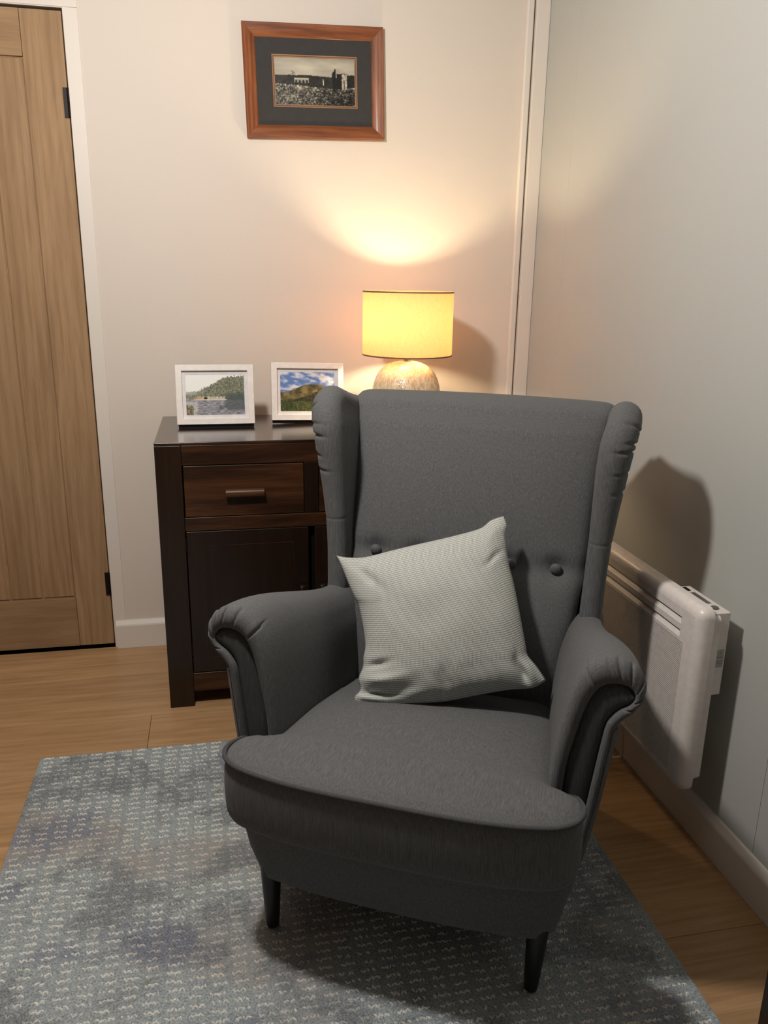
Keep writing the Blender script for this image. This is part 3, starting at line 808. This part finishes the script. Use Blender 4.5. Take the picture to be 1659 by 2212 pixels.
def arm_sec(y):
    t = (y-.045)/(.56-.045); t = max(0, t)
    tt = sstep(t*1.06)*.85+.15*t
    s = [a.lerp(b, tt) for a, b in zip(C0, C1)]
    return [V((p.x, y, p.z+.004*sin(pi*min(t, 1)))) if True else p for p in s]
pleats = [(u_at(6.6), .9, .055), (u_at(8.3), .6, .022), (u_at(9.4), 1, .036), (u_at(10.5), 1, .032), (u_at(11.5), 1, .030), (u_at(12.5), 1, .028), (u_at(13.6), .9, .022)]
def pleat(u, y, side):
    d = 0
    for k, (pu, st, ln) in enumerate(pleats):
        pu2 = pu+.006*sin(5*k+side*2)
        fd = max(0, 1-max(0, y-.05)/ln)
        d += exp(-((u-pu2-(y-.05)*.12)/.0030)**2)*fd*.0042*st
        d -= .0010*exp(-((u-pu2-.010)/.007)**2)*fd
    return d
for s in (-1, 1):
    bm = bmesh.new(); secs = []
    # front rolled edge from panel outline to outer contour
    for k, (t, y) in enumerate(((0, .066), (.0, .058), (.10, .0500), (.30, .0455), (.55, .0450), (.78, .0480), (.93, .0545), (1.0, .0640))):
        row = []
        for i in range(NA):
            u = i/(NA-1); cen = PC[i]; o_ = C0[i]
            p = cen.lerp(o_, t); dd = pleat(u, .05, s)*min(1, t*1.6)
            dr_ = (o_-cen).normalized()
            row.append(V((p.x-dr_.x*dd, y+dd*.8, p.z-dr_.z*dd)))
        secs.append(row)
    for y in [.068+.0055*k for k in range(8)]+[.125, .15, .18, .21, .25, .29, .33, .37, .41, .45, .49, .53, .57]:
        row = arm_sec(y)
        if y < .12:
            cx_ = sum(p.x for p in row)/NA
            for i in range(NA):
                a = row[max(i-1, 0)]; b = row[min(i+1, NA-1)]; tg = (b-a).normalized(); n_ = V((-tg.z, 0, tg.x))
                row[i] = row[i]-n_*pleat(i/(NA-1), y, s)
        secs.append(row)
    loft(bm, secs, False)
    if s < 0: bmesh.ops.scale(bm, vec=(-1, 1, 1), verts=bm.verts)
    a = add('arm', bm, GREY, CH, smooth=True)
    # front panel, slightly domed
    bm = bmesh.new(); half = NA//2; NAh = 60
    _m = int(u_at(11.6)*(NA-1)); L_ = [PC[int(_m*k/70)] for k in range(71)]; R_ = [PC[NA-1-int((NA-1-_m)*k/70)] for k in range(70)]+[PC[_m+1]]
    rows = []
    for i in range(len(L_)):
        row = []
        for k in range(9):
            t = k/8; p = L_[i].lerp(R_[i], t); ed = min(t, 1-t)
            row.append(V((p.x, .0585-.0075*(1-exp(-ed/.12)), p.z)))
        rows.append(row)
    loft(bm, rows, False)
    if s < 0: bmesh.ops.scale(bm, vec=(-1, 1, 1), verts=bm.verts)
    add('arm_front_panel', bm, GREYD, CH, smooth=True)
    # outer side panel, a separate cloth piece with a folded top edge
    i0 = int(u_at(16.1)*(NA-1)); bm = bmesh.new(); secs = []
    for y in (.047, .052, .06, .08, .12, .2, .3, .4, .5, .57):
        base = (arm_sec(y)[i0:] if y > .06 else [V((p.x, y, p.z)) for p in C0[i0:]])[::4]
        off = .0035 if y > .05 else -.004
        row = [V((p.x+off, p.y, p.z)) for p in base]
        p = base[0]; pre = [V((p.x-.006, p.y, p.z+.001)), V((p.x+off*.6, p.y, p.z+.004)), V((p.x+off*1.2, p.y, p.z+.001))]
        secs.append(pre+row)
    loft(bm, secs, False)
    if s < 0: bmesh.ops.scale(bm, vec=(-1, 1, 1), verts=bm.verts)
    add('arm_side_panel', bm, GREY, CH, smooth=True)

# back cushion
def by(z): return interp(z, [.30, .45, .64, .80, 1.0], [.435, .475, .535, .590, .655])
def bw(z): return interp(z, [.30, .40, .50, .62, .75, .88, 1.0], [.246, .250, .262, .2745, .282, .293, .311])
btn = [-.213, -.1065, 0, .1065, .213]; BZ = .640
bm = bmesh.new(); secs = []
zs = [.28+.012*k for k in range(int((.955-.28)/.012))]
NX = 72
def tuft(x, z):
    d = 0
    for b in btn: d += .013*exp(-((x-b)**2+(z-BZ)**2)/.024**2)
    d += .007*exp(-((z-BZ)/.020)**2)*(1 if abs(x) < .22 else 1)
    return d
for i in range(NX+1):
    u = i/NX*2-1; row = []
    for z in zs:
        x = u*bw(z); ed = 1-abs(u); roll = .016*exp(-ed*bw(z)/.010)
        belly = .010*(1-u*u)
        pad = .012*sin(pi*min(1, max(0, (z-.66)/.34)))+.022*sin(pi*min(1, max(0, (.63-z)/.28)))
        row.append(V((x, by(z)+roll-belly-pad*(1-u**6)+tuft(x, z), z)))
    # rolled top then the outside back
    xt = u*bw(1.0); cr = .006*(1-u*u)-.012*exp(-(1-abs(u))/.03)
    yb_ = by(.955)
    for a in range(1, 9):
        an = radians(a/8*105); rr_ = .045
        row.append(V((lerp(u*bw(.955), xt, a/8), yb_+.006+rr_*(1-cos(an))*1.15+.016*exp(-(1-abs(u))*.3/.010)*(1-a/8)-.010*(1-u*u)*(1-a/8), .955+(.045+cr)*sin(min(an, pi/2)))))
    row += [V((xt, .76, .985+cr)), V((xt*.99, .79, .96)), V((xt*.95, .775, .80)), V((xt*.90, .745, .55)), V((xt*.85, .715, .30)), V((xt*.78, .695, .162))]
    secs.append(row)
loft(bm, secs, False)
add('backrest', bm, GREY, CH, smooth=True)
for b in btn:
    bm = bmesh.new(); c_ = V((b, by(BZ)+.010, BZ)); secs = []
    for r, h in ((.0105, -.008), (.0130, -.002), (.0135, .003), (.0120, .0075), (.0085, .0105), (.004, .012), (.0003, .0124)):
        secs.append([c_+V((r*cos(2*pi*k/24), -h-.002, r*sin(2*pi*k/24)+h*.30)) for k in range(24)])
    loft(bm, secs, True)
    add('button', bm, GREY, CH, smooth=True)

# wings: swept along the edge profile
prof = [(.470, .44), (.478, .50), (.483, .56), (.487, .62), (.490, .68), (.489, .74), (.485, .80), (.478, .86), (.472, .91), (.473, .95), (.485, .985), (.508, 1.010), (.535, 1.022), (.565, 1.025), (.600, 1.015), (.645, 1.000), (.700, .986), (.760, .972), (.79, .94)]
E_ = resample([(0, y, z) for y, z in prof], 330)
def wxo(z, y):   # outer half: centre x and half thickness at the edge
    return interp(z, [.44, .56, .66, .72, .80, .88, .95, 1.0, 1.03], [.306, .298, .301, .304, .309, .315, .322, .329, .332])
def wth(z, y):
    return interp(z, [.44, .56, .64, .72, .80, .88, .95, 1.0, 1.03], [.030, .024, .0235, .0245, .029, .034, .0365, .036, .034])
wpl = [.448, .492, .547, .575, .628]
for s in (-1, 1):
    bm = bmesh.new(); secs = []
    ns = 26
    for i, e in enumerate(E_):
        uu = i/(len(E_)-1)
        a = E_[max(i-1, 0)]; b = E_[min(i+1, len(E_)-1)]; tg = (b-a).normalized(); n_ = V((0, -tg.z, tg.y))   # outward in YZ
        if n_.y > 0 and uu < .5: n_ = -n_
        r = wth(e.z, e.y); xc = wxo(e.z, e.y)
        if e.y > .56 and e.z > .9:
            f = sstep((e.y-.56)/.20); r = lerp(r, .022, f); xc = lerp(xc, .318, f)
        spz = min(e.z, .93) if e.z < 1.2 else e.z
        sp_ = V((0, lerp(.70, .76, sstep((e.z-.5)/.5)), interp(e.z, [.44, .9, 1.03], [.44, .88, .91])))
        xs_ = interp(sp_.z, [.44, .62, .88], [.275, .285, .300])
        row = []
        cen = e-n_*r
        g = 0
        for zz_ in (.722,): g += .0014*exp(-((e.z-zz_)/.0022)**2) if uu < .45 else 0
        
        rg = r-g
        def P(x, p): row.append(V((x, p.y, p.z)))
        # inner flank from spine
        for k in range(8):
            t = k/8; p = sp_.lerp(cen, t); P(lerp(xs_-.014, xc-rg, sstep(t)*.35+t*.65), p)
        for k in range(13):
            an = pi*k/12; x = xc-rg*cos(an); out = rg*sin(an)
            dd = 0
            if s: 
                for q_, pu in enumerate(wpl):
                    side = .74+.10*sin(q_*2.3+s)   # where round the nose the pleat sits
                    fw_ = exp(-((uu-pu-.006*s*sin(q_))/.0045)**2)*max(0, min(1, (k/12-side+.25)/.2))
                    dd += .0046*(1+.4*sin(q_*4+s))*fw_-.0008*exp(-((uu-pu-.010)/.007)**2)*max(0, min(1, (k/12-side+.25)/.2))
            x2 = xc-(rg-dd)*cos(an); o2 = (rg-dd)*sin(an)
            P(x2, cen+n_*o2)
        for k in range(8):
            t = (k+1)/8; p = cen.lerp(sp_, t)
            dd = 0
            for q_, pu in enumerate(wpl): dd += .0035*exp(-((uu-pu)/.004)**2)*max(0, 1-t*5)
            P(lerp(xc+rg, xs_+.030, t)-dd, p)
        secs.append(row)
    loft(bm, secs, False)
    if s < 0: bmesh.ops.scale(bm, vec=(-1, 1, 1), verts=bm.verts)
    add('wing', bm, GREY, CH, smooth=True)

# ------------------------------------------------------------------ scatter cushion
CT = Matrix.Translation(CH.location) @ Matrix.Rotation(CH.rotation_euler.z, 4, 'Z')
cs3 = [V((-.166, .222, .412)), V((.212, .372, .452)), V((.104, .455, .765)), V((-.258, .405, .655))]   # BL BR TR TL in chair space
PO = sum(cs3, V())/4
e1 = (cs3[1]-cs3[0]+cs3[2]-cs3[3]).normalized(); nn_ = e1.cross(cs3[3]-cs3[0]+cs3[2]-cs3[1]).normalized(); e2 = nn_.cross(e1)
camC = CT.inverted() @ SC.camera.matrix_world.translation
Rw = SC.camera.matrix_world.to_3x3(); Ri = CT.to_3x3().inverted()
def pxp(x, y):   # photo measurement -> point of the cushion's mid plane
    d = Ri @ (Rw @ V(((x-829.5)/1746.06, -(y-1106)/1746.06, -1)))
    t = (PO-camC).dot(nn_)/d.dot(nn_); q = camC+d*t-PO
    return V((q.dot(e1), q.dot(e2), 0))
eb = [(765, 1522), (790, 1523), (850, 1524), (950, 1517), (1040, 1500), (1100, 1490), (1150, 1486), (1181, 1470)]
et = [(727, 1200), (750, 1204), (790, 1203), (850, 1188), (900, 1176), (970, 1160), (1035, 1142), (1060, 1124), (1088, 1114)]
el = [(765, 1522), (766, 1505), (778, 1490), (775, 1465), (784, 1440), (785, 1420), (789, 1395), (785, 1360), (775, 1310), (765, 1290), (750, 1255), (738, 1225), (727, 1200)]
er = [(1181, 1470), (1160, 1440), (1140, 1415), (1135, 1390), (1122, 1320), (1110, 1260), (1099, 1215), (1093, 1160), (1096, 1135), (1088, 1114)]
NU = 96
EB, ET, EL, ER = [resample([pxp(*p) for p in e], NU+1) for e in (eb, et, el, er)]
SCt = mat_fabric('tmp', (.1, .1, .1), (.2, .2, .2)); bpy.data.materials.remove(SCt)
t = NT('pale_grey_weave'); tc = t.n('ShaderNodeTexCoord'); sx = t.n('ShaderNodeSeparateXYZ'); t.link(tc.outputs['UV'], sx.inputs[0])
NW = 64
a = t.math('MULTIPLY', sx.outputs[0], 2*pi*NW); b = t.math('MULTIPLY', sx.outputs[1], 2*pi*NW*.62)
s1 = t.math('SINE', t.math('ADD', a, b)); s2 = t.math('SINE', t.math('SUBTRACT', b, t.math('MULTIPLY', a, 1.0)))
wv = t.math('ADD', t.math('MULTIPLY', t.math('MULTIPLY', s1, s2), .5), .5)
nf = t.noise(t.coord(), 500, 2, .6)
f = t.math('ADD', t.math('MULTIPLY', wv, .75), t.math('MULTIPLY', nf, .25))
t.set(Base_Color=t.ramp(f, [(.22, (.25, .265, .25)), (.50, (.46, .48, .455)), (.80, (.68, .695, .66))]), Roughness=.85)
t.b.inputs['Sheen Weight'].default_value = .1; t.b.inputs['Specular IOR Level'].default_value = .2
t.bump(f, .6, .0014); WEAVE = t.m
bm = bmesh.new(); uvl = bm.loops.layers.uv.new('UVMap')
def mid(i, j):
    u, v = i/NU, j/NU
    c00, c10, c01, c11 = EB[0], EB[-1], ET[0], ET[-1]
    return EB[i]*(1-v)+ET[i]*v+EL[j]*(1-u)+ER[j]*u-(c00*(1-u)*(1-v)+c10*u*(1-v)+c01*(1-u)*v+c11*u*v)
def thick(u, v, side):
    a = (1-abs(2*u-1)**2.6)**.62 if 0 < u < 1 else 0; b = (1-abs(2*v-1)**2.6)**.62 if 0 < v < 1 else 0
    h = .066*a*b
    w = min(1, 8*min(u, 1-u, v, 1-v))
    if side > 0:
        # creases at the slumped lower left and lower right corners
        def fold(u0, v0, du, dv, wd, ln, amp):
            L_ = math.hypot(du, dv); x = ((u-u0)*du+(v-v0)*dv)/L_; y = (-(u-u0)*dv+(v-v0)*du)/L_
            return amp*exp(-(y/wd)**2)*exp(-((x-ln/2)/(ln*.5))**2)
        h += 1.5*w*(fold(0, .10, 1, -.15, .022, .20, -.020)+fold(0, .055, 1, -.2, .02, .18, .012)+fold(.0, .16, 1, .12, .030, .22, .008)
                +fold(0, .25, 1, .25, .022, .16, -.010)+fold(.90, .0, .15, 1, .020, .20, -.016)+fold(.95, .02, .1, 1, .02, .15, .008)
                +fold(1, .80, -1, -.3, .02, .15, -.006)+fold(.10, .93, .6, -1, .03, .2, -.005)+fold(.45, .0, .3, 1, .05, .25, -.004)+fold(.15, .04, 1, .6, .045, .22, -.007))
        h += .0035*w*noise.noise(V((u*5, v*5, 2)))
    return h
grid = {}
for side in (1, -1):
    for j in range(NU+1):
        for i in range(NU+1):
            if side < 0 and (i in (0, NU) or j in (0, NU)): grid[side, i, j] = grid[1, i, j]; continue
            m = mid(i, j); h = thick(i/NU, j/NU, side)
            # back side is flatter where it leans on the chair
            q = PO+e1*m.x+e2*m.y+nn_*(h if side > 0 else -h*.62)
            grid[side, i, j] = bm.verts.new(q)
if nn_.dot(camC-PO) < 0: pass
for side in (1, -1):
    for j in range(NU):
        for i in range(NU):
            vs = [grid[side, i, j], grid[side, i+1, j], grid[side, i+1, j+1], grid[side, i, j+1]]
            uv = [(i/NU, j/NU), ((i+1)/NU, j/NU), ((i+1)/NU, (j+1)/NU), (i/NU, (j+1)/NU)]
            if side < 0: vs.reverse(); uv.reverse()
            f_ = bm.faces.new(vs)
            for l, q in zip(f_.loops, uv): l[uvl].uv = q
cu = add('cushion', bm, WEAVE, smooth=True, recalc=True)
org = V((0, .30, .42))
cu.data.transform(Matrix.Translation(-org)); cu.matrix_world = CT @ Matrix.Translation(org)
tag(cu, 'square pale grey woven cushion leaning tilted in the grey armchair', 'cushion')

# ------------------------------------------------------------------ dark side table at the right edge of the view
st = empty('side_table', (1.34, -1.90, 0), 0, 'dark wooden table leg just entering at the lower right corner by the wall', 'table')
def lg(x, y): return bxo('leg', (x-1.34, x+.04-1.34, y+1.90, y+.04+1.90, 0.0, .46), DARKZ, st, bevel=.002)
lg(1.265, -1.84); lg(1.405, -1.84); lg(1.265, -2.20); lg(1.405, -2.20)
bxo('table_top', (1.262-1.34, 1.448-1.34, -2.205+1.90, -1.797+1.90, .461, .485), DARKX, st, bevel=.002)

for o in CH.children: o.location.z -= .0128
CH.location.z = .0128
